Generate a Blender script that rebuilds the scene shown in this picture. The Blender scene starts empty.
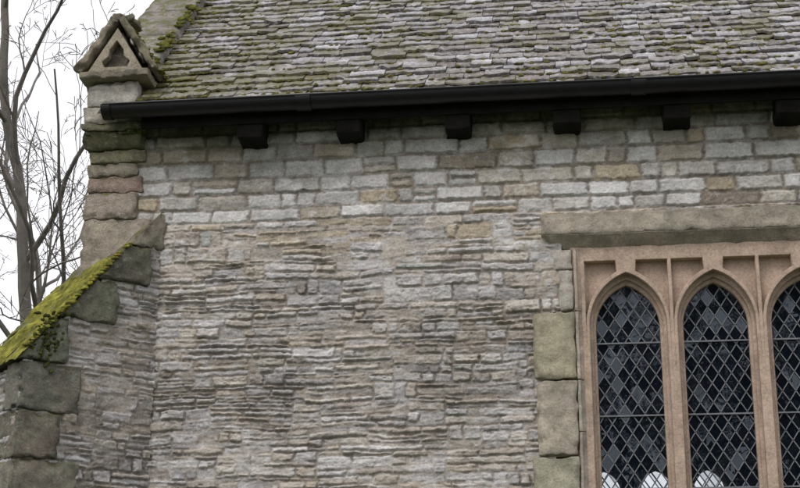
import bpy, math, random, bmesh
import numpy as np
from mathutils import Matrix, Vector
random.seed(7); rng=np.random.default_rng(7)
scene=bpy.context.scene
# ------------------------------------------------------------ noise helpers
def _h(ix,iy,iz,seed):
    h=(ix.astype(np.int64)*374761393+iy.astype(np.int64)*668265263+iz.astype(np.int64)*2147483647+seed*1274126177)&0xFFFFFFFF
    h=((h^(h>>13))*1274126177)&0xFFFFFFFF
    h=(h^(h>>16))*2246822519&0xFFFFFFFF
    h=h^(h>>15)
    return (h&0xFFFFFF)/float(0x1000000)
def vn2(x,y,seed=0):
    x=np.asarray(x,float);y=np.asarray(y,float);x,y=np.broadcast_arrays(x,y)
    ix=np.floor(x);iy=np.floor(y);fx=x-ix;fy=y-iy
    fx=fx*fx*(3-2*fx);fy=fy*fy*(3-2*fy);z=np.zeros_like(ix)
    a=_h(ix,iy,z,seed);b=_h(ix+1,iy,z,seed);c=_h(ix,iy+1,z,seed);d=_h(ix+1,iy+1,z,seed)
    return (a*(1-fx)+b*fx)*(1-fy)+(c*(1-fx)+d*fx)*fy
def fbm(x,y,o=4,seed=0):
    s=0;a=.5;t=0
    for k in range(o):
        s=s+a*vn2(x*2**k+k*17.3,y*2**k+k*9.1,seed+k);t+=a;a*=.5
    return s/t*2-1
def vn3(p,seed=0):
    i=np.floor(p);f=p-i;f=f*f*(3-2*f);r=0
    for a in(0,1):
        for b in(0,1):
            for c in(0,1):
                w=(f[:,0] if a else 1-f[:,0])*(f[:,1] if b else 1-f[:,1])*(f[:,2] if c else 1-f[:,2])
                r=r+w*_h(i[:,0]+a,i[:,1]+b,i[:,2]+c,seed)
    return r
def n3v(p,sc,o=3):
    out=np.zeros_like(p)
    for ax in range(3):
        a=1
        for k in range(o):
            out[:,ax]+=a*(vn3(p*sc*2**k,seed=ax*31+k*7)-.5)*2;a*=.5
    return out
def sst(a,b,x):
    t=np.clip((x-a)/(b-a),0,1);return t*t*(3-2*t)
# ------------------------------------------------------------ object helpers
def empty(name):
    e=bpy.data.objects.new(name,None);scene.collection.objects.link(e);return e
def make(name,V,F,C,mat,parent=None,smooth=False,merge=False):
    me=bpy.data.meshes.new(name)
    V=np.asarray(V,dtype=np.float32)
    if isinstance(F,np.ndarray): fast(me,V,F)
    else: me.from_pydata(V.tolist(),[],F)
    a=me.color_attributes.new("Col",'FLOAT_COLOR','POINT')
    C=np.asarray(C,dtype=np.float32)
    if C.ndim==1: C=np.tile(C,(len(V),1))
    cc=np.ones((len(V),4),np.float32);cc[:,:3]=C[:,:3];a.data.foreach_set("color",cc.ravel())
    if merge:
        bm=bmesh.new();bm.from_mesh(me);bmesh.ops.remove_doubles(bm,verts=bm.verts,dist=2e-4);bm.to_mesh(me);bm.free()
    if smooth: me.polygons.foreach_set("use_smooth",[True]*len(me.polygons))
    me.materials.append(mat);me.update()
    o=bpy.data.objects.new(name,me);scene.collection.objects.link(o)
    if parent: o.parent=parent
    return o
def fast(me,V,F):
    me.vertices.add(len(V));me.vertices.foreach_set("co",V.ravel())
    n=len(F);me.loops.add(n*4);me.loops.foreach_set("vertex_index",F.ravel().astype(np.int32))
    me.polygons.add(n);me.polygons.foreach_set("loop_start",np.arange(n,dtype=np.int32)*4)
    me.polygons.foreach_set("loop_total",np.full(n,4,np.int32))
    me.update(calc_edges=True)
class Acc:
    def __init__(s): s.V=[];s.F=[];s.C=[];s.n=0
    def add(s,V,F,c):
        V=np.asarray(V,float);s.V.append(V);s.F.extend([tuple(i+s.n for i in f) for f in F])
        c=np.asarray(c,float);s.C.append(np.tile(c,(len(V),1)) if c.ndim==1 else c);s.n+=len(V)
    def make(s,name,mat,parent=None,smooth=False,merge=False):
        return make(name,np.vstack(s.V),s.F,np.vstack(s.C),mat,parent,smooth,merge)
def box8(x0,x1,y0,y1,z0,z1):
    return np.array([[x,y,z] for z in(z0,z1) for y in(y0,y1) for x in(x0,x1)],float)
BOXF=[(0,2,3,1),(4,5,7,6),(0,1,5,4),(2,6,7,3),(0,4,6,2),(1,3,7,5)]
def pbox(acc,c8,col): acc.add(c8,BOXF,col)
def axis(L,r,res):
    n=max(1,int(round((L-2*r)/res)))
    return np.concatenate([[0,r*.3,r*.65],np.linspace(r,L-r,n+1),[L-r*.65,L-r*.3,L]])
def rblock(acc,c8,col,r=.014,res=.02,amp=.004,sc=14):
    c8=np.asarray(c8,float)
    d=np.array([np.linalg.norm(c8[1]-c8[0]),np.linalg.norm(c8[2]-c8[0]),np.linalg.norm(c8[4]-c8[0])])
    d=np.maximum(d,[np.linalg.norm(c8[7]-c8[6]),np.linalg.norm(c8[7]-c8[5]),np.linalg.norm(c8[7]-c8[3])])
    r=min(r,d.min()*.4);A=[axis(d[i],r,res) for i in range(3)]
    P=[];F=[];n=0
    for ax in range(3):
        u,v=[(1,2),(2,0),(0,1)][ax]
        for side in(0,1):
            U,W=np.meshgrid(A[u],A[v],indexing='ij');pts=np.zeros((U.size,3));pts[:,u]=U.ravel();pts[:,v]=W.ravel();pts[:,ax]=side*d[ax]
            a,b=U.shape;idx=np.arange(a*b).reshape(a,b)+n
            q=np.stack([idx[:-1,:-1],idx[1:,:-1],idx[1:,1:],idx[:-1,1:]],-1).reshape(-1,4)
            if side==0:q=q[:,::-1]
            F+=q.tolist();P.append(pts);n+=a*b
    P=np.vstack(P);q=np.clip(P,r,d-r);w=P-q;l=np.linalg.norm(w,axis=1,keepdims=True);P2=q+np.where(l>1e-9,w/np.maximum(l,1e-9)*r,0)
    t=P2/d
    M=0
    for i in(0,1):
        for j in(0,1):
            for k in(0,1):
                wt=(t[:,0] if i else 1-t[:,0])*(t[:,1] if j else 1-t[:,1])*(t[:,2] if k else 1-t[:,2])
                M=M+wt[:,None]*c8[i+2*j+4*k]
    edge=(np.sum((P<r*1.01)|(P>d-r*1.01),axis=1)>=2)[:,None]
    ctr=c8.mean(0);M=M+n3v(M,sc,3)*amp
    chew=np.clip(vn3(M*22,seed=91)-.45,0,1)[:,None]*edge
    dirc=(ctr-M);dirc/=np.maximum(np.linalg.norm(dirc,axis=1,keepdims=True),1e-6)
    M=M+dirc*chew*amp*4
    cf=1+.26*(vn3(M*9,seed=5)-.5)*2+.16*(vn3(M*31,seed=6)-.5)*2
    cf=cf*np.where(edge[:,0],.78,1)      # darker along the worn arrises
    acc.add(M,F,np.array(col)[None]*cf[:,None])
def jc(c,v=.06):
    c=np.array(c,float);return np.clip(c*(1+random.uniform(-v,v))*(1+rng.uniform(-v*.3,v*.3,3)),.01,.9)
# ------------------------------------------------------------ materials
def nodes(name):
    m=bpy.data.materials.new(name);m.use_nodes=True;nt=m.node_tree;return m,nt,nt.nodes["Principled BSDF"]
def N(nt,t,**k):
    n=nt.nodes.new(t)
    for a,b in k.items():
        if a in n.inputs.keys(): n.inputs[a].default_value=b
        else: setattr(n,a,b)
    return n
def noise(nt,co,scale,detail=5,rough=.6):
    n=N(nt,"ShaderNodeTexNoise");n.inputs["Scale"].default_value=scale;n.inputs["Detail"].default_value=min(detail,5);n.inputs["Roughness"].default_value=rough
    nt.links.new(co,n.inputs["Vector"]);return n.outputs["Fac"]
def rmap(nt,s,a,b,c,d):
    n=N(nt,"ShaderNodeMapRange");nt.links.new(s,n.inputs[0])
    for i,v in enumerate((a,b,c,d)): n.inputs[i+1].default_value=v
    return n.outputs[0]
def mul(nt,a,b,op='MULTIPLY'):
    n=N(nt,"ShaderNodeMath",operation=op)
    for i,v in enumerate((a,b)):
        if isinstance(v,(int,float)): n.inputs[i].default_value=v
        else: nt.links.new(v,n.inputs[i])
    return n.outputs[0]
def mix(nt,f,a,b,bt='MIX'):
    n=N(nt,"ShaderNodeMix",data_type='RGBA',blend_type=bt)
    for s,v in((n.inputs[0],f),(n.inputs[6],a),(n.inputs[7],b)):
        if isinstance(v,(int,float)): s.default_value=v
        elif isinstance(v,(tuple,list)): s.default_value=(*v,1)
        else: nt.links.new(v,s)
    return n.outputs[2]
def gray(nt,f):
    cm=N(nt,"ShaderNodeCombineXYZ")
    for i in range(3): nt.links.new(f,cm.inputs[i])
    return cm.outputs[0]
def stone_mat(name,lich=.5,dark=.5,algae_and_shade=None,mossup=0,bump=1.,rough=.92,green=0,lcol=(.55,.54,.54)):
    m,nt,p=nodes(name);L=nt.links
    co=N(nt,"ShaderNodeTexCoord").outputs["Object"]
    col=N(nt,"ShaderNodeVertexColor",layer_name="Col").outputs[0]
    fine_=noise(nt,co,60,5,.75)
    f=mul(nt,rmap(nt,noise(nt,co,7,5,.65),.3,.7,.76,1.24),rmap(nt,fine_,.3,.7,.72,1.32))
    c=mix(nt,1.,col,gray(nt,f),'MULTIPLY')
    c=mix(nt,mul(nt,rmap(nt,noise(nt,co,3.3,3),.48,.7,0,1),.22),c,(.40,.32,.255))
    sp_=noise(nt,co,24,5,.75)
    c=mix(nt,mul(nt,rmap(nt,sp_,.55,.66,0,1),lich),c,lcol)
    c=mix(nt,mul(nt,rmap(nt,sp_,.42,.33,0,1),dark),c,(.12,.105,.09))
    if green: c=mix(nt,mul(nt,rmap(nt,noise(nt,co,6,5,.7),.46,.62,0,1),green),c,(.21,.24,.17))
    if algae_and_shade:
        z=N(nt,"ShaderNodeSeparateXYZ");L.new(co,z.inputs[0])
        g=rmap(nt,z.outputs[2],algae_and_shade[0],algae_and_shade[1],0,1)
        nn=rmap(nt,noise(nt,co,2.6,5,.7),.35,.6,0,1)
        c=mix(nt,mul(nt,mul(nt,g,nn),algae_and_shade[2]),c,(.085,.085,.04))
        c=mix(nt,mul(nt,rmap(nt,z.outputs[2],algae_and_shade[1]-.12,algae_and_shade[1]+.1,0,1),.6),c,(.04,.036,.028))  # eaves shade painted in as a near-black band above the algae
    if mossup:
        g=N(nt,"ShaderNodeNewGeometry");s=N(nt,"ShaderNodeSeparateXYZ");L.new(g.outputs["Normal"],s.inputs[0])
        u=mul(nt,mul(nt,rmap(nt,s.outputs[2],.15,.7,0,1),rmap(nt,noise(nt,co,9,5,.7),.42,.58,0,1)),mossup)
        c=mix(nt,u,c,(.12,.12,.03))
    L.new(c,p.inputs["Base Color"]);p.inputs["Roughness"].default_value=rough
    p.inputs["Specular IOR Level"].default_value=.25
    b=N(nt,"ShaderNodeBump");b.inputs["Distance"].default_value=.008*bump;b.inputs["Strength"].default_value=1
    L.new(mul(nt,fine_,sp_,'ADD'),b.inputs["Height"]);L.new(b.outputs[0],p.inputs["Normal"])
    return m
M_wall=stone_mat("rubble_limestone",lich=.5,dark=.28,algae_and_shade=(4.93,5.36,.85),bump=.8,lcol=(.62,.60,.59))
M_block=stone_mat("weathered_block",lich=.25,dark=.4,mossup=.3,bump=.8,green=.16)
M_kneel=stone_mat("kneeler_stone",lich=.45,dark=.6,mossup=.9,bump=1.5,green=.12)
M_butt=stone_mat("buttress_coping_stone",lich=.5,dark=.75,mossup=1,bump=1.8,green=.35,lcol=(.33,.37,.30))
M_pink=stone_mat("pink_sandstone",lich=.12,dark=.4,bump=.5)
M_plain=stone_mat("plain_masonry",lich=.2,dark=.2)
def simple(name,base,rough=.6,metal=0,spec=.5,var=.3,scale=8,bump=.002,attr=False):
    m,nt,p=nodes(name);co=N(nt,"ShaderNodeTexCoord").outputs["Object"]
    n=noise(nt,co,scale,5,.65)
    if attr:
        src=N(nt,"ShaderNodeVertexColor",layer_name="Col").outputs[0]
        c=mix(nt,1.,src,gray(nt,rmap(nt,n,.3,.7,1-var,1+var)),'MULTIPLY')
    else: c=mix(nt,rmap(nt,n,.3,.7,0,1),tuple(x*(1-var) for x in base),tuple(x*(1+var) for x in base))
    nt.links.new(c,p.inputs["Base Color"]);p.inputs["Roughness"].default_value=rough;p.inputs["Metallic"].default_value=metal
    p.inputs["Specular IOR Level"].default_value=spec
    b=N(nt,"ShaderNodeBump");b.inputs["Distance"].default_value=bump;nt.links.new(noise(nt,co,scale*8,4,.7),b.inputs["Height"]);nt.links.new(b.outputs[0],p.inputs["Normal"])
    return m
M_iron=simple("painted_cast_iron",(.009,.009,.011),.4,spec=.4,var=.3,scale=20,bump=.001)
M_wood=simple("dark_corbel_stone",(.012,.011,.010),.9,spec=.15,var=.4)
M_lead=simple("lead_came",(.15,.155,.17),.5,var=.3,scale=30)
M_bark=simple("tree_bark",(.13,.115,.10),.9,var=.35,scale=5,bump=.01)
M_grass=simple("grass",(.06,.08,.03),.95,var=.5,scale=3,bump=.05)
M_moss=simple("moss",(.13,.14,.02),.95,spec=.1,var=.5,scale=22,bump=.02,attr=True)
M_deck=simple("roof_deck",(.03,.026,.022),.9)
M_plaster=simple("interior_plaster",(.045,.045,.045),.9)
# tile
m,nt,p=nodes("stone_tile");co=N(nt,"ShaderNodeTexCoord").outputs["Object"]
c=N(nt,"ShaderNodeVertexColor",layer_name="Col").outputs[0]
n70=noise(nt,co,70,5,.75)
f=mul(nt,rmap(nt,noise(nt,co,14,5,.7),.3,.7,.6,1.35),rmap(nt,n70,.3,.7,.6,1.4))
c=mix(nt,1.,c,gray(nt,f),'MULTIPLY')
c=mix(nt,mul(nt,rmap(nt,noise(nt,co,22,5,.75),.5,.62,0,1),.6),c,(.50,.49,.51))
sx=N(nt,"ShaderNodeSeparateXYZ");nt.links.new(co,sx.inputs[0])
lft=rmap(nt,sx.outputs[0],-1.9,.6,.09,.01)
mm=mul(nt,noise(nt,co,3.4,5,.85),lft,'ADD')
c=mix(nt,mul(nt,rmap(nt,mm,.51,.62,0,1),.85),c,(.135,.125,.05))
c=mix(nt,mul(nt,rmap(nt,noise(nt,co,40,5,.75),.52,.40,0,1),.5),c,(.07,.052,.042))
nt.links.new(c,p.inputs["Base Color"]);nt.links.new(rmap(nt,noise(nt,co,22,4),.3,.7,.35,.7),p.inputs["Roughness"])
b=N(nt,"ShaderNodeBump");b.inputs["Distance"].default_value=.005;nt.links.new(n70,b.inputs["Height"]);nt.links.new(b.outputs[0],p.inputs["Normal"])
M_tile=m
# glass
m=bpy.data.materials.new("leaded_glass");m.use_nodes=True;nt=m.node_tree;nt.nodes.clear()
out=N(nt,"ShaderNodeOutputMaterial");tr=N(nt,"ShaderNodeBsdfTransparent");gl=N(nt,"ShaderNodeBsdfGlossy");gl.inputs["Roughness"].default_value=.015
df=N(nt,"ShaderNodeBsdfDiffuse");df.inputs["Color"].default_value=(.04,.075,.14,1)
vc=N(nt,"ShaderNodeVertexColor",layer_name="Col");nt.links.new(vc.outputs[0],tr.inputs["Color"])
gl.inputs["Color"].default_value=(.78,.9,1,1)
fr=N(nt,"ShaderNodeFresnel");fr.inputs["IOR"].default_value=1.65
co=N(nt,"ShaderNodeTexCoord").outputs["Object"];bp=N(nt,"ShaderNodeBump");bp.inputs["Distance"].default_value=.0012
nt.links.new(noise(nt,co,9,2),bp.inputs["Height"]);nt.links.new(bp.outputs[0],gl.inputs["Normal"])
s1=N(nt,"ShaderNodeMixShader");s1.inputs[0].default_value=.07;nt.links.new(tr.outputs[0],s1.inputs[1]);nt.links.new(df.outputs[0],s1.inputs[2])
s2=N(nt,"ShaderNodeMixShader");nt.links.new(fr.outputs[0],s2.inputs[0]);nt.links.new(s1.outputs[0],s2.inputs[1]);nt.links.new(gl.outputs[0],s2.inputs[2])
nt.links.new(s2.outputs[0],out.inputs[0]);M_glass=m

# ------------------------------------------------------------ masonry heightfield
def masonry(xmin,xmax,zmin,zmax,zdress):
    R=[]
    z=zmin;ro=random
    while z<min(zdress,zmax)-1e-6:
        H=ro.uniform(.06,.19)
        if z+H>zdress-.06: H=zdress-z
        x=xmin-ro.uniform(0,.3)
        while x<xmax:
            W=ro.uniform(.18,.75)
            n=max(1,int(round(H/ro.choice([.032,.038,.045,.055,.08]))))
            fr=np.array([ro.uniform(.5,1.6) for _ in range(n)]);fr=np.cumsum(fr/fr.sum())*H
            z0=z
            for q in fr:
                z1=z+q;xx=x;h=z1-z0
                while xx<x+W-1e-6:
                    w=ro.uniform(.07,.36)*(1 if h<.07 else .8)
                    if xx+w>x+W-.05: w=x+W-xx
                    R.append((xx,xx+w,z0,z1,0));xx+=w
                z0=z1
            x+=W
        z+=H
    while z<zmax-1e-6:
        H=ro.uniform(.095,.125)
        if z+H>zmax-.05:H=zmax-z
        x=xmin-ro.uniform(0,.2)
        while x<xmax:
            w=ro.choice([.12,.18,.24,.28,.34])*ro.uniform(.88,1.18)
            if ro.random()<.05:
                R.append((x,x+w,z,z+H*.5,1));R.append((x,x+w,z+H*.5,z+H,1))
            else: R.append((x,x+w,z,z+H,1))
            x+=w
        z+=H
    return np.array(R)
PR=np.array([(.44,.415,.41),(.46,.42,.37),(.54,.52,.51),(.36,.315,.275),(.42,.38,.34),(.49,.47,.475),(.45,.39,.32),(.37,.35,.345),(.42,.43,.40)])
PRw=np.array([.2,.17,.17,.08,.15,.14,.05,.06,.015]);PRw/=PRw.sum()
PD=np.array([(.52,.51,.50),(.48,.445,.39),(.45,.38,.275),(.43,.41,.385),(.58,.57,.56),(.44,.385,.32),(.34,.29,.24)])
PDw=np.array([.28,.2,.06,.14,.25,.08,.03]);PDw/=PDw.sum()
def field(name,o,eu,nrm,us,zs,zdress,mat,parent,mask=None,tint=1.,seed=0):
    umin,umax,zmin,zmax=us[0],us[-1],zs[0],zs[-1]
    R=masonry(umin-.1,umax+.1,zmin-.1,zmax+.05,zdress)
    px=.003;NX=int((umax-umin+.3)/px)+2;NZ=int((zmax-zmin+.3)/px)+2
    ras=np.zeros((NZ,NX),np.int32)
    for i,r in enumerate(R):
        a=max(0,int(round((r[0]-umin+.12)/px)));b=int(round((r[1]-umin+.12)/px));c=max(0,int(round((r[2]-zmin+.12)/px)));d=int(round((r[3]-zmin+.12)/px))
        ras[c:d,a:b]=i
    X,Z=np.meshgrid(us,zs)
    Xs=X+seed*13.7
    wob=sst(zdress+.05,zdress-.1,Z)
    wx=X+.014*fbm(Xs*5,Z*9,3,1)+(.005+.004*wob)*fbm(Xs*22,Z*40,3,2)
    wz=Z+(.35+.65*wob)*(.022*fbm(Xs*2.2,Z*5,3,3))+(.0055+.003*wob)*fbm(Xs*15,Z*30,3,4)
    xi=np.clip(((wx-umin+.12)/px).astype(int),0,NX-1);zi=np.clip(((wz-zmin+.12)/px).astype(int),0,NZ-1)
    lab=ras[zi,xi];r=R[lab]
    dx=np.minimum(wx-r[...,0],r[...,1]-wx);dz=np.minimum(wz-r[...,2],r[...,3]-wz)
    dress=r[...,4]>0
    rr=np.where(dress,.022,.013)
    cx=np.maximum(rr-dx,0);cz=np.maximum(rr-dz,0);d=np.minimum(np.minimum(dx,dz),rr-np.sqrt(cx**2+cz**2))
    d=d+np.where(dress,.008,.006)*fbm(Xs*36,Z*60,3,5)
    n=len(R);rb=rng.uniform(-.009,.011,n);rt=rng.uniform(-.2,.2,n);rv=rng.uniform(.83,1.14,n)
    jw=np.where(dress,.008,.0045)
    p=sst(0,1,(d-jw)/np.where(dress,.010,.008))
    zc=(r[...,2]+r[...,3])/2
    hs=rb[lab]*np.where(dress,.7,1)+rt[lab]*(wz-zc)*.6
    rough=np.where(dress,.005*fbm(Xs*18,Z*24,4,8)+.003*fbm(Xs*50,Z*60,2,18),.005*fbm(Xs*7,Z*50,3,6)+.006*fbm(Xs*24,Z*40,3,7)+.0025*fbm(Xs*60,Z*80,2,17))
    hs=hs+rough
    smear=sst(-.25,.35,fbm(Xs*1.9,Z*2.6,4,9))
    hm=np.where(dress,-.013,-.012+.009*smear)+.005*fbm(Xs*20,Z*34,4,10)
    H=np.where(p>0,hm*(1-p)+np.maximum(hs,hm-.002)*p,hm)+.014*fbm(Xs*1.1,Z*1.1,2,11)
    cre=sst(.0,.35,fbm(Xs*9,Z*16,4,22))*(1-p)*(~dress)
    H-=cre*.008
    pk=sst(.5,.7,fbm(Xs*12,Z*26,4,12))*(~dress);H-=pk*.008
    ci=rng.choice(len(PD),n,p=PDw);cr=rng.choice(len(PR),n,p=PRw)
    base=np.where((R[:,4]>0)[:,None],PD[ci],PR[cr])*rv[:,None]
    zz=R[:,2];wb=(R[:,4]==0)&(zz>zdress-.26)&(rng.random(n)<.35);base[wb]=np.array([.46,.39,.295])*rv[wb][:,None]
    C=base[lab]
    st=fbm(Xs*6,Z*90,3,13)[...,None]
    C=C*np.where(dress[...,None],1+.12*st,1+.18*st)
    mort=np.where(dress[...,None],np.array([.29,.245,.20]),np.array([.42,.37,.32]))*(1+.3*fbm(Xs*12,Z*12,4,14))[...,None]
    pc=sst(.0,.010,d)[...,None]
    cover=(sst(-.05,.4,fbm(Xs*5,Z*10,4,15))*.45*np.where(dress,.25,1))[...,None]
    C=mort*(1-pc)+(C*(1-cover)+np.array([.47,.415,.355])*cover)*pc
    wh=(sst(.15,.45,fbm(Xs*10,Z*20,4,25))*.5)[...,None];C=C*(1-wh)+np.array([.65,.635,.63])*wh
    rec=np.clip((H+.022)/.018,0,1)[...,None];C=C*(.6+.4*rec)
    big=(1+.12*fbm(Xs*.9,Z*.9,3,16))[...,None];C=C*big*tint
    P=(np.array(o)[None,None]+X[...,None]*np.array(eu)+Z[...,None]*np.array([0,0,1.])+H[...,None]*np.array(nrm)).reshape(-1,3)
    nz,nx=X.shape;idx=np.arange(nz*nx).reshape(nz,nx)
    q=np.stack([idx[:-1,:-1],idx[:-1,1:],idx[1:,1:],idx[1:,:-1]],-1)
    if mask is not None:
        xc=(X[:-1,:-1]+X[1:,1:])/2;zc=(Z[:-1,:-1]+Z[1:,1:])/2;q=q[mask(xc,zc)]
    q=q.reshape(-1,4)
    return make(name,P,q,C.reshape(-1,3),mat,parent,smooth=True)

church=empty("stone_church")
fine=.0055
us=np.concatenate([np.arange(-2.19,3.0,fine),np.arange(3.0,7.0,.02)])
zs=np.concatenate([np.arange(0,2.6,.025),np.arange(2.6,5.46,fine)])
ZD=4.69
field("south_wall",(0,0,0),(1,0,0),(0,-1,0),us,zs,ZD,M_wall,church,
      mask=lambda x,z:~((x>np.where(z>3.99,1.075,1.0))&(x<np.where(z>3.99,3.07,3.15))&(z<4.5)&(z>1.9)))
field("west_wall",(-2.17,7.0,0),(0,-1,0),(-1,0,0),np.arange(0,7.0,.03),np.arange(0,5.46,.03),9,M_wall,church)
g=Acc();A43=math.radians(43);ridge_y=3.4;ez,ey=5.47,-.2;ridge_z=ez+(ridge_y-ey)*math.tan(A43)
g.add([(-2.15,0,5.4),(-2.15,6.8,5.4),(-2.15,ridge_y,ridge_z-.1),(-1.95,0,5.4),(-1.95,6.8,5.4),(-1.95,ridge_y,ridge_z-.1)],[(0,2,1),(3,4,5),(0,3,5,2),(1,2,5,4)],(.36,.33,.30))
g.add([(7,0,5.4),(7,6.8,5.4),(7,ridge_y,ridge_z-.1),(7,0,0),(7,6.8,0)],[(3,4,1,2,0)],(.36,.33,.30))
g.make("gable_masonry",M_plain,church)

# ------------------------------------------------------------ plates from 2D curves
def plate(name,outer,holes,y0,y1,bev,col,mat,parent):
    cu=bpy.data.curves.new(name,'CURVE');cu.dimensions='2D';cu.fill_mode='BOTH'
    for poly in [outer]+holes:
        s=cu.splines.new('POLY');s.points.add(len(poly)-1)
        for i,(x,z) in enumerate(poly): s.points[i].co=(x,z,0,1)
        s.use_cyclic_u=True
    cu.extrude=max((y1-y0)/2-bev,.0001);cu.bevel_depth=bev;cu.bevel_resolution=2;cu.offset=-bev
    ob=bpy.data.objects.new(name+"_tmp",cu);scene.collection.objects.link(ob)
    dg=bpy.context.evaluated_depsgraph_get();me=bpy.data.meshes.new_from_object(ob.evaluated_get(dg))
    V=np.array([v.co for v in me.vertices]);F=[tuple(p.vertices) for p in me.polygons]
    bpy.data.objects.remove(ob);bpy.data.curves.remove(cu)
    W=np.stack([V[:,0],(y0+y1)/2-V[:,2],V[:,1]],1)
    return make(name,W,F,col,mat,parent)
def arch(cx,a,zs_,zb,R,n=14):
    pts=[(cx-a,zb),(cx+a,zb)]
    ap=math.sqrt(R*R-(R-a)**2);te=math.atan2(ap,R-a)
    for i in range(n+1):
        t=te*i/n;pts.append((cx+a-R+R*math.cos(t),zs_+R*math.sin(t)))
    for i in range(n-1,-1,-1):
        t=te*i/n;pts.append((cx-a+R-R*math.cos(t),zs_+R*math.sin(t)))
    return pts
LC=[1.4925,2.0575,2.6225];SP=3.90;R0=.305
pinkc=(.43,.325,.255)
plate("window_frame_inner",[(1.12,1.95),(3.0,1.95),(3.0,4.46),(1.12,4.46)],[arch(c,.2075,SP,2.05,R0) for c in LC],.115,.185,.012,pinkc,M_pink,church)
plate("window_frame_middle",[(1.125,1.955),(2.995,1.955),(2.995,4.455),(1.125,4.455)],[arch(c,.229,SP,2.04,R0+.034) for c in LC],.085,.117,.008,pinkc,M_pink,church)
sp=[]
A2=.270;R2=.415;rib=.012
def tri_hole(c,sg,xr):
    pts=[]
    for i in range(60):
        t=i/59*1.55;x=A2-R2+R2*math.cos(t);z=SP+R2*math.sin(t)
        if .06<=x<=xr: pts.append((x,z))
    top=4.335
    poly=pts+[(pts[-1][0]+.006,top),(xr,top)]
    return [(c+sg*x,z) for x,z in poly]
for i,c in enumerate(LC):
    for sg in(-1,1): sp.append(tri_hole(c,sg,.2825-rib))
plate("window_tracery",[(1.13,1.95),(2.985,1.95),(2.985,4.45),(1.13,4.45)],[arch(c,.249,SP,2.03,R0+.070) for c in LC]+sp,.02,.087,.006,pinkc,M_pink,church)
gp=Acc();ld=Acc();w,h=.084,.127
for c in LC:
    for j in range(-1,60):
        for i in range(-6,7):
            if (i+j)%2: continue
            x=c+i*w/2;z=2.0+j*h/2
            if abs(x-c)>.25 or z>4.3: continue
            a,b=rng.normal(0,.035,2);k=.48
            t=random.choice([.35,.5,.65,.75]);tc=np.array([t*.93,t*.97,t])
            pts=[(-w*k,0),(0,-h*k),(w*k,0),(0,h*k)]
            gp.add([(x+u,.15+a*u+b*v,z+v) for u,v in pts],[(0,1,2,3)],tc)
    sl=h/w;z0,z1,xl,xr=2.0,4.25,c-.22,c+.22
    for sgn in(1,-1):
        for k in range(-20,60):
            zk=2.0+h/2+ (k)*h
            xa=c+(z0-zk)/(sgn*sl);xb=c+(z1-zk)/(sgn*sl)
            lo=max(xl,min(xa,xb));hi=min(xr,max(xa,xb))
            if hi-lo<.01: continue
            d=np.array([1,0,sgn*sl]);d/=np.linalg.norm(d);nn=np.array([-d[2],0,d[0]])*.0032
            A_=np.array([lo,0,zk+sgn*sl*(lo-c)]);B_=np.array([hi,0,zk+sgn*sl*(hi-c)])
            q=[]
            for P_ in(A_,B_):
                for s in(-1,1):
                    for y in(.139,.158): q.append(P_+nn*s+np.array([0,y,0]))
            ld.add(q,[(0,1,3,2),(4,6,7,5),(0,4,5,1),(2,3,7,6),(0,2,6,4),(1,5,7,3)],(.2,.2,.2))
    for zb in(2.35,2.85,3.32,3.8):
        pbox(ld,box8(c-.22,c+.22,.128,.14,zb-.005,zb+.005),(.05,.05,.05))
gp.make("window_glass",M_glass,church);ld.make("lead_cames",M_lead,church)
# jambs, lintel, sill
J=Acc();grey=(.34,.31,.26)
zz=[1.9,2.2,2.62,3.04,3.536,3.99]
oc=[(.34,.31,.23),(.35,.32,.24),(.37,.335,.25),(.40,.36,.28),(.37,.335,.24)]
for i in range(5):
    wl=.863+random.uniform(-.03,.03)
    g_=.005
    rblock(J,box8(wl,1.148,-.022-random.uniform(0,.01),.25,zz[i]+g_,zz[i+1]-g_),jc(oc[i]),amp=.009)
    rblock(J,box8(3.01,3.29,-.03,.25,zz[i]+g_,zz[i+1]-g_),jc(oc[i]),amp=.008)
zi=[1.9,2.3,2.75,3.2,3.536,3.99,4.42]
for i in range(6):
    a,b=zi[i]+.002,zi[i+1]-.002;cc=jc((.41,.34,.275)) if i>3 else jc((.37,.325,.27))
    for s in(1,-1):
        f=(lambda x:x) if s==1 else (lambda x:4.155-x)
        c8=[]
        for z in(a,b):
            c8+= [(f(1.152),-.018,z),(f(1.172),-.018,z),(f(1.152),.2,z),(f(1.262),.108,z)]
        c8=np.array(c8)
        if s==-1: c8=c8[[1,0,3,2,5,4,7,6]]
        rblock(J,c8,cc,r=.006,amp=.003)
rblock(J,box8(1.052,1.148,-.016,.25,3.994,4.27),jc((.44,.405,.355)),amp=.006)
rblock(J,box8(1.03,1.148,-.012,.25,4.274,4.416),jc((.42,.385,.335)),amp=.006)
rblock(J,box8(3.01,3.11,-.022,.25,3.994,4.416),jc((.40,.365,.315)),amp=.004)
lc=(.36,.315,.255)
rblock(J,box8(.945,3.21,-.055,.25,4.50,4.655),lc,r=.018,amp=.009)
c8=box8(.96,3.19,-.054,.25,4.425,4.504);c8[0]=(1.02,.03,4.42);c8[1]=(3.13,.03,4.42)
rblock(J,c8,(.31,.27,.215),r=.008,amp=.004)  # chamfer colour darkened to paint in its shade
rblock(J,box8(.95,3.2,-.12,.3,1.78,1.9),grey)
J.make("window_surround",M_block,church,smooth=True,merge=True)
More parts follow.
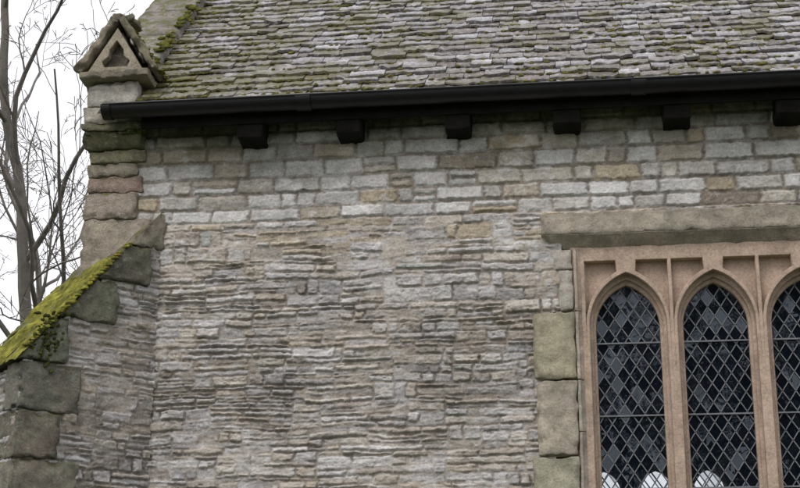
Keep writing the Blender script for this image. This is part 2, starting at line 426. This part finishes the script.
# interior
I=Acc()
def rectring(acc,y,x0,x1,z0,z1,a0,a1,b0,b1,c):
    acc.add([(x0,y,z0),(x1,y,z0),(x1,y,z1),(x0,y,z1),(a0,y,b0),(a1,y,b0),(a1,y,b1),(a0,y,b1)],[(0,1,5,4),(1,2,6,5),(2,3,7,6),(3,0,4,7)],c)
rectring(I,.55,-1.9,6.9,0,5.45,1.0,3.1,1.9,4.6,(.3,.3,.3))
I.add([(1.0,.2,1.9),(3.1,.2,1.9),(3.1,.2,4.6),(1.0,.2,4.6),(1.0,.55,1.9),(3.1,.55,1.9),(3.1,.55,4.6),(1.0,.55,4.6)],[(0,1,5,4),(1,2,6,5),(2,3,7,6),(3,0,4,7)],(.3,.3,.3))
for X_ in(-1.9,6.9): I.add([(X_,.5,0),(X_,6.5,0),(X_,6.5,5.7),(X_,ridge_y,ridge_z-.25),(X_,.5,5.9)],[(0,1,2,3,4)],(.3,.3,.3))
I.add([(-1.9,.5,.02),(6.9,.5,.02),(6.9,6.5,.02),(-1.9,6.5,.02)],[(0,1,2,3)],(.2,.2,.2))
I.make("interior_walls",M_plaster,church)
OC=[1.40,1.955,2.51]
plate("north_wall",[(-2.15,0),(7,0),(7,5.45),(-2.15,5.45)],[arch(c,.17,3.70,2.2,.23) for c in OC],6.5,6.9,.01,(.14,.13,.12),M_plain,church)
NL=Acc()
for c in OC:
    for k in range(-12,12):
        for sg in(1,-1):
            zc=3.0+k*.2;q=[]
            for X0 in(-.17,.17):
                for dz_ in(-.012,.012):
                    for y in(6.66,6.68): q.append((c+X0,y,zc+sg*X0*1.5+dz_))
            NL.add(q,[(0,1,3,2),(4,6,7,5),(0,4,5,1),(2,3,7,6),(0,2,6,4),(1,5,7,3)],(.1,.1,.1))
NL.make("north_window_lattice",M_lead,church)

# ------------------------------------------------------------ roof
es=np.array([0,math.cos(A43),math.sin(A43)]);nr=np.array([0,-math.sin(A43),math.cos(A43)]);E0=np.array([0,ey,ez])
T=Acc();gauge=.125;TP=np.array([(.30,.285,.295),(.20,.17,.155),(.40,.385,.40),(.13,.11,.095),(.25,.225,.215)])
slen=(ridge_y-ey)/math.cos(A43)
rows=int(slen/gauge)
for i in range(rows):
    x=-1.86+random.uniform(0,.1)-.05
    s0=i*gauge
    while x<6.9:
        w_=random.uniform(.10,.26);g_=random.uniform(.0008,.003)
        th=random.uniform(.010,.024);j=random.gauss(0,.013);lift=random.uniform(0,.011)
        n_=5;V=[]
        ph=rng.normal(0,.005,(n_+1,2));sk=random.uniform(-.018,.018)
        for k in range(n_+1):
            xx=x+g_+(w_-2*g_)*k/n_;e=s0+j+ph[k,0]+sk*(k/n_-.5)
            if k in(0,n_): e+=random.uniform(.002,.014)
            hb=.018+lift+ph[k,1]*.7+sk*.2*(k/n_-.5)
            for (s,hh) in((e,hb),(e+.006,hb+th),(s0+gauge*1.35,.004+th),(s0+gauge*1.35,.0)):
                V.append(E0+np.array([xx,0,0])+es*s+nr*hh)
        F=[]
        for k in range(n_):
            a=4*k;b_=a+4
            F+=[(a,b_,b_+1,a+1),(a+1,b_+1,b_+2,a+2),(a+3,b_+3,b_,a)]
        F+=[(0,1,2,3),(4*n_+3,4*n_+2,4*n_+1,4*n_)]
        c=TP[rng.choice(5,p=[.3,.2,.2,.08,.22])]*random.uniform(.87,1.13)
        mg=max(0,1-(x+1.9)/1.8)*max(0,1-i/12)
        if random.random()<mg*.9+.08: c=c*.4+np.array([.13,.12,.04])*.6
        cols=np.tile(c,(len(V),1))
        for k in range(n_+1): cols[4*k]*=.25;cols[4*k+1]*=.5;cols[4*k+2]*=1.6  # course shadow painted on lower edges, bright highlight on tile tops
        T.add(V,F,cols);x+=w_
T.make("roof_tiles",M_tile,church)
D=Acc()
def ld_(s,hh,x): return E0+np.array([x,0,0])+es*s+nr*hh
rz=ridge_z;D.add([(-2.1,ey,ez-.01),(6.95,ey,ez-.01),(6.95,ridge_y,rz),(-2.1,ridge_y,rz),(6.95,7.0,ez-.01),(-2.1,7.0,ez-.01)],[(0,1,2,3),(3,2,4,5)],(.1,.1,.1))
D.make("roof_deck",M_deck,church)
K=Acc();s=.34
while s<slen-.05:
    l=random.uniform(.42,.7);e=min(s+l,slen)
    c8=np.array([ld_(a,b,x) for b in(-.06,.10) for a in(s+.004,e-.004) for x in(-2.27,-1.84)])
    rblock(K,c8,jc(random.choice([(.24,.225,.22),(.27,.25,.24),(.22,.20,.185)])),r=.02,amp=.009);s+=l
col=[(4.31,4.74,-2.215,-1.72,.03,(.36,.31,.25)),(4.745,4.93,-2.22,-1.83,.035,(.34,.28,.235)),(4.935,5.05,-2.20,-1.80,.025,(.31,.225,.185)),
     (5.055,5.15,-2.205,-1.84,.03,(.28,.24,.19)),(5.155,5.25,-2.19,-1.79,.04,(.22,.21,.13)),(5.36,5.42,-2.235,-1.80,.15,(.17,.165,.11)),(5.425,5.54,-2.225,-1.83,.13,(.42,.39,.33)),(5.545,5.735,-2.21,-1.84,.12,(.40,.37,.33))]
for a,b,x0,x1,pr,cc in col:
    rblock(K,box8(x0,x1,-pr,.42,a,b),jc(cc),r=.014,amp=.012)
c8=box8(-2.225,-1.805,-.135,.42,5.255,5.358);c8[0][1]=c8[1][1]=-.05;rblock(K,c8,(.15,.145,.09),r=.014,amp=.01)   # moulded corbel
GC=-2.0;GY=-.16
rblock(K,box8(GC-.26,GC+.245,GY-.03,.40,5.74,5.80),(.33,.29,.22),r=.016,amp=.01)
c8=box8(GC-.19,GC+.19,GY+.07,.38,5.80,6.12)
for i in(4,6):c8[i][0]=GC-.02
for i in(5,7):c8[i][0]=GC+.02
rblock(K,c8,(.12,.10,.08),r=.01,amp=.004)  # core block coloured dark as the shade inside the trefoil recess
for sg in(-1,1):
    ax,az=GC+sg*.265,5.79;bx,bz=GC,6.19
    d=np.array([bx-ax,bz-az]);d/=np.linalg.norm(d);n2=np.array([-d[1],d[0]])
    if n2[1]<0:n2=-n2
    t=.05;q=[]
    for hh in(0,t):
        for y in(GY-.025,.42):
            for (px,pz) in((ax,az),(bx,bz)):
                q.append((px+n2[0]*hh,y,pz+n2[1]*hh))
    q=np.array(q)
    if sg==1:q=q[[1,0,3,2,5,4,7,6]]
    rblock(K,q,(.34,.29,.215) if sg==-1 else (.22,.20,.13),r=.015,amp=.015)
rblock(K,box8(GC-.05,GC+.04,GY,.12,6.19,6.26),(.3,.26,.2),r=.03,amp=.014)
rblock(K,box8(GC+.0,GC+.11,GY+.02,.1,6.20,6.25),(.28,.25,.18),r=.02,amp=.014)
K.make("kneeler_and_coping",M_kneel,church,smooth=True,merge=True)
tri=[(GC-.20,5.80),(GC+.20,5.80),(GC,6.13)]
hole=[(GC-.085,5.83),(GC+.085,5.83),(GC+.10,5.87),(GC+.055,5.91),(GC+.05,5.96),(GC,6.03),(GC-.05,5.96),(GC-.055,5.91),(GC-.10,5.87)]
plate("gablet_trefoil",tri,[hole],GY+.0,GY+.07,.008,(.36,.31,.235),M_kneel,church)
# gutter
G=Acc();gx0,gx1=-2.01,6.95;gy,gz,gr=-.275,5.465,.075
def gut(x0,x1,r,th,prof_n=18):
    V=[];F=[]
    ang=[math.pi*(1+i/prof_n) for i in range(prof_n+1)]
    pr=[(gy+r*math.cos(a),gz+r*math.sin(a)) for a in ang]+[(gy+(r-th)*math.cos(a),gz+(r-th)*math.sin(a)) for a in ang[::-1]]
    m_=len(pr)
    for x in(x0,x1): V+=[(x,a,b) for a,b in pr]
    for i in range(m_): F.append((i,(i+1)%m_,m_+(i+1)%m_,m_+i))
    F.append(tuple(range(m_))[::-1]);F.append(tuple(range(m_,2*m_)))
    G.add(V,F,(.01,.01,.01))
xg=[gx0,-.62,1.62,3.4,5.2,gx1]
for a,b in zip(xg[:-1],xg[1:]): gut(a,b-.002,gr,.006)
for x in xg[1:-1]: gut(x-.05,x+.05,gr+.008,.012)
gut(gx0-.012,gx0+.05,gr+.008,.012)
ang=[math.pi*(1+i/18) for i in range(19)]
G.add([(gx0-.004,gy+gr*math.cos(a),gz+gr*math.sin(a)) for a in ang],[tuple(range(19))],(.01,)*3)
V=[]
for x in(gx0,gx1): V+=[(x,gy-gr-.002+.009*math.cos(t*math.pi/4),gz+.009*math.sin(t*math.pi/4)) for t in range(8)]
F=[(i,(i+1)%8,8+(i+1)%8,8+i) for i in range(8)]+[tuple(range(8))];G.add(V,F,(.01,)*3)
G.make("eaves_gutter",M_iron,church,smooth=False)
Wd=Acc()
pbox(Wd,box8(-1.78,6.9,-.19,-.165,5.34,5.46),(.02,)*3)  # dark fascia and soffit boards, added to give the eaves shadow band
pbox(Wd,box8(-1.78,6.9,-.16,.1,5.43,5.455),(.02,)*3)
for x in [-1.016,-.332,.41,1.144,1.87,2.6,3.33,4.06,4.8,5.5,6.2]:
    xw_=random.uniform(.078,.092)
    c8=box8(x-xw_,x+xw_,-.175,.05,5.225,5.40);c8[0][2]+=.02;c8[1][2]+=.02
    rblock(Wd,c8,(.02,)*3,r=.008,amp=.006)
Wd.make("corbels_and_shadow_boards",M_wood,church)
# moss cushions
MO=Acc()
bm=bmesh.new();bmesh.ops.create_icosphere(bm,subdivisions=2,radius=1);IV=np.array([v.co for v in bm.verts]);IF=[tuple(v.index for v in f.verts) for f in bm.faces];bm.free()
def cushion(p,r,nrm_h,c):
    V=IV.copy();V=V*(1+.55*n3v(V*1.0+p*50,1.6,2)[:, :1]);V=V*np.array([r*random.uniform(.8,1.5),r*.9,r*.5])
    ca,sa=math.cos(nrm_h),math.sin(nrm_h)
    Y=V[:,1]*ca-V[:,2]*sa;Z_=V[:,1]*sa+V[:,2]*ca;V=np.stack([V[:,0],Y,Z_],1)+p
    MO.add(V,IF,c)
patches=[(random.uniform(-1.6,4.5),random.uniform(.1,2.6)) for _ in range(26)]
for k in range(1700):
    if k<350: x=-1.84+abs(random.gauss(0,.3));s=abs(random.gauss(0,.9))
    elif k<500: x=-1.84+abs(random.gauss(0,.05));s=random.uniform(0,4.5)
    elif k<1450:
        px_,ps_=random.choice(patches);x=px_+random.gauss(0,.2);s=abs(ps_+random.gauss(0,.2))
    else: x=random.uniform(-1.8,4);s=random.uniform(0,3.0)
    if s>slen or x<-1.85: continue
    s=round(s/gauge)*gauge+random.uniform(-.012,.008)
    cushion(ld_(s,.034,x),random.uniform(.007,.018),A43,jc((.17,.16,.045),.3))
for k in range(90): cushion(ld_(random.uniform(.45,3.5),.11,-1.85+random.gauss(0,.03)),random.uniform(.012,.03),A43,jc((.15,.15,.03),.3))
for k in range(90):
    t=random.random();cushion(np.array([GC+.29*(1-t)+.02,random.uniform(GY,.3),5.80+.43*t]),random.uniform(.01,.028),.1,jc((.18,.175,.03),.3))
for k in range(50): cushion(np.array([random.uniform(-2.2,-1.8),-.12,5.33+abs(random.gauss(0,.03))]),random.uniform(.008,.018),.1,jc((.10,.11,.03),.3))
# ------------------------------------------------------------ diagonal buttress
q=1/math.sqrt(2);o=np.array([-1.65,0,0]);du=np.array([-q,-q,0]);dw=np.array([-q,q,0]);BW=.764;BL=.955;ZT=4.764;SL=1.19
uu=np.arange(0,BL,.0058);zb=np.concatenate([np.arange(0,2.6,.03),np.arange(2.6,4.8,.0058)])
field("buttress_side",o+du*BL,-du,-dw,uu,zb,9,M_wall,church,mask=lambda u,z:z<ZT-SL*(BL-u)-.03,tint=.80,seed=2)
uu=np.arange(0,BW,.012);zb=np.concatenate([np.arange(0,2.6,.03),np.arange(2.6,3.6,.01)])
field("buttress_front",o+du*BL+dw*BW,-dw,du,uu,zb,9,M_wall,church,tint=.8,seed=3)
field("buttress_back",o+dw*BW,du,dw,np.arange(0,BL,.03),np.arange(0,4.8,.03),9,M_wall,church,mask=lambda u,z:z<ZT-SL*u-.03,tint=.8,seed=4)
B=Acc()
def prism(uz,w0,w1,col,**k):
    c8=[]
    for (iz) in (0,1):
        for w_ in(w0,w1):
            for e in(0,1):
                u,z=uz[iz*2+e];c8.append(o+du*u+dw*w_+np.array([0,0,z]))
    c8=np.array(c8)[[1,0,3,2,5,4,7,6]]
    rblock(B,c8,col,**k)
def uS(z): return (ZT-z)/SL
lev=[4.80,4.50,4.23,3.93,3.62]
cl=[(.25,.215,.175),(.13,.12,.095),(.15,.15,.11),(.155,.16,.12)]
for i in range(4):
    zt,zb_=lev[i]-.006,lev[i+1]+.006
    inn=[.0,.14,.14,.06][i];ui=max(uS(zt)-inn,-.05)
    prism([(ui,zb_),(uS(zb_)+.03,zb_),(ui,zt),(uS(zt)+.03,zt)],-.026-.01*(i%2),BW+.03,jc(cl[i]),r=.012,amp=.012,sc=12,res=.015)
qz=[3.617,3.30,3.0,2.72,2.4,2.0,1.6,1.2,.8,.4,0];ql=[.42,.29,.44,.25,.4,.28,.42,.25,.4,.3]
qc=[(.17,.165,.135),(.17,.15,.12),(.23,.205,.165),(.2,.18,.145)]
for i in range(10):
    zt,zb_=qz[i]-.007,qz[i+1]+.007;ui=BL-ql[i]
    prism([(ui,zb_),(BL+.012,zb_),(ui,zt),(BL+.012,zt)],-.018-.012*(i%2),.30 if i%2 else .2,jc(qc[i%4]),r=.012,amp=.013,sc=12,res=.015)
    prism([(ui,zb_),(BL+.012,zb_),(ui,zt),(BL+.012,zt)],BW-(.2 if i%2 else .3),BW+.018,jc(qc[(i+1)%4]),r=.02,amp=.012,res=.05)
B.make("buttress_quoins",M_butt,church,smooth=True,merge=True)
dl=np.array([-q,-q,-SL]);dl/=np.linalg.norm(dl);nb=np.cross(dl,dw);nb=nb if nb[2]>0 else -nb
S_,W_=np.meshgrid(np.arange(.30,1.52,.0055),np.arange(-.04,BW+.03,.0055))
hh=.45+.9*fbm(S_*6,W_*6,4,40)-.9*sst(.55,.3,S_)
edge=np.minimum(sst(-.045,-.0,W_),sst(BW+.03,BW-.02,W_))
hgt=(np.clip(hh,-.2,1.1)*.04*edge+.007*fbm(S_*45,W_*45,3,41)*np.clip(hh*3,0,1)+.003)
P=(o+np.array([0,0,ZT])+du*.03)[None,None]+S_[...,None]*dl+W_[...,None]*dw+(hgt-.002)[...,None]*nb
nz,nx=S_.shape;idx=np.arange(nz*nx).reshape(nz,nx);qq=np.stack([idx[:-1,:-1],idx[:-1,1:],idx[1:,1:],idx[1:,:-1]],-1)
okm=(hh[:-1,:-1]>.02);qq=qq[okm].reshape(-1,4)
v=np.clip(.6+.8*fbm(S_*18,W_*18,4,43),0,1)[...,None];cm_=np.array([.10,.10,.03])*(1-v)+np.array([.42,.40,.075])*v
make("buttress_moss",P.reshape(-1,3),qq,cm_.reshape(-1,3),M_moss,church,smooth=True)
for k in range(140):
    s_=random.uniform(.35,1.4);cushion(o+np.array([0,0,ZT])+du*.03+dl*s_+dw*random.gauss(-.015,.02)+nb*.008,random.uniform(.008,.024),.5,jc((.24,.23,.045),.45))
for k in range(90):
    cushion(o+du*(.80+random.gauss(0,.05))+dw*-.038+np.array([0,0,3.75+random.gauss(0,.1)]),random.uniform(.006,.016),1.2,jc((.08,.09,.025),.4))
MO.make("moss_cushions",M_moss,church,smooth=True)

# ------------------------------------------------------------ ground
gn=Acc();gn.add([(-400,-400,0),(400,-400,0),(400,400,0),(-400,400,0)],[(0,1,2,3)],(.06,.09,.03));gn.make("ground",M_grass)
# ------------------------------------------------------------ bare trees
def tree_mesh(seed,H,r0,maxn=900,dens=.5,rmin=.0055):
    rd=random.Random(seed);acc=Acc()
    def tube(pts,rs,sd):
        V=[];F=[]
        for i,(p,r) in enumerate(zip(pts,rs)):
            d=(pts[min(i+1,len(pts)-1)]-pts[max(i-1,0)]);d/=max(np.linalg.norm(d),1e-6)
            a=np.cross(d,[.3,.9,.1]);a/=np.linalg.norm(a);b=np.cross(d,a)
            for k in range(sd):
                t=2*math.pi*k/sd;V.append(p+(a*math.cos(t)+b*math.sin(t))*r)
        for i in range(len(pts)-1):
            for k in range(sd):
                F.append((i*sd+k,i*sd+(k+1)%sd,(i+1)*sd+(k+1)%sd,(i+1)*sd+k))
        acc.add(V,F,(.1,.08,.06))
    todo=[(np.zeros(3),np.array([.02,0,1.]),r0,H,0)];cnt=0
    while todo and cnt<maxn:
        p,d,r,L,lv=todo.pop(0);cnt+=1
        n=max(4,int(L/(.35 if lv<2 else .16)));st=L/n;pts=[p.copy()];rs=[r]
        spw=[.42,.34,.45,.5,.5][min(lv,4)]
        for i in range(n):
            d=d+np.array([rd.gauss(0,1),rd.gauss(0,1),rd.gauss(0,.7)])*(.08 if lv<1 else .14)+np.array([0,0,.03 if lv<3 else .01])
            d/=np.linalg.norm(d);p=p+d*st;cur=(i+1)/n
            rr=r*(1-.72*cur)
            pts.append(p.copy());rs.append(max(rr,rmin))
            if lv<5 and cur>(.25 if lv==0 else .12) and rd.random()<spw*dens*2:
                ax=np.array([rd.gauss(0,1) for _ in range(3)]);ax-=d*ax.dot(d);ax/=np.linalg.norm(ax)
                t=rd.uniform(.45,1.0);nd=d*math.cos(t)+ax*math.sin(t);nd[2]+=.08
                todo.append((p.copy(),nd/np.linalg.norm(nd),rr*rd.uniform(.4,.68),L*rd.uniform(.3,.52)*(1.15-cur*.5),lv+1))
        tube(pts,rs,7 if lv<2 else 4 if lv<4 else 3)
    return acc
ts=[tree_mesh(3,14,.14,4200,.52),tree_mesh(11,13,.13,3800,.52),tree_mesh(23,15,.3,5000,.8,.014)]
objs=[]
for acc,loc in zip(ts,[(-7.0,10.5,0),(-8.6,15,0),(9,-25,0)]):
    ob=acc.make("bare_tree",M_bark);ob.location=loc;objs.append(ob)
for i,(loc,rz_,k_) in enumerate([((3.2,-22,0),1,2),((6,-24,0),2.2,2),((.5,-26,0),4,2),((5,-30,0),3,2),((12,-29,0),.4,2),((-11.2,20,0),2.5,1)]):
    ob=bpy.data.objects.new("bare_tree",objs[k_].data);ob.location=loc;ob.rotation_euler=(0,0,rz_);scene.collection.objects.link(ob)

# ------------------------------------------------------------ light
w_=bpy.data.worlds.new("World");scene.world=w_;w_.use_nodes=True;nt=w_.node_tree
bg=nt.nodes["Background"];sk=nt.nodes.new("ShaderNodeTexSky");sk.sky_type='NISHITA';sk.sun_disc=False
az=math.radians(205);el=math.radians(52);sk.sun_elevation=el;sk.sun_rotation=az;sk.dust_density=5;sk.air_density=1.2
hs=nt.nodes.new("ShaderNodeHueSaturation");hs.inputs["Saturation"].default_value=.25
nt.links.new(sk.outputs[0],hs.inputs["Color"])
mx=nt.nodes.new("ShaderNodeMix");mx.data_type='RGBA';mx.inputs[0].default_value=.75
nt.links.new(hs.outputs[0],mx.inputs[6]);mx.inputs[7].default_value=(8.9,8.9,9.3,1)   # even cloud layer
nt.links.new(mx.outputs[2],bg.inputs["Color"]);bg.inputs["Strength"].default_value=.148
sd=bpy.data.lights.new("sun","SUN");sd.energy=1.15;sd.angle=math.radians(20);sd.color=(1,.97,.93)
so=bpy.data.objects.new("sun",sd);scene.collection.objects.link(so)
dirv=Vector((math.sin(az)*math.cos(el),math.cos(az)*math.cos(el),math.sin(el)))
so.rotation_euler=dirv.to_track_quat('Z','Y').to_euler()
# ------------------------------------------------------------ camera
cd=bpy.data.cameras.new("camera");cam=bpy.data.objects.new("camera",cd);scene.collection.objects.link(cam)
cd.sensor_width=36;cd.lens=66.3;cd.clip_end=1500
ps,thh=math.radians(7),math.radians(17)
Fv=Vector((-math.sin(ps)*math.cos(thh),math.cos(ps)*math.cos(thh),math.sin(thh)));Rv=Vector((math.cos(ps),math.sin(ps),0));Uv=Rv.cross(Fv)
M=Matrix((Rv,Uv,-Fv)).transposed().to_4x4();M.translation=Vector((1.154,-9.4,1.6));cam.matrix_world=M
scene.camera=cam
scene.view_settings.view_transform='Standard';scene.view_settings.look='None';scene.view_settings.exposure=0
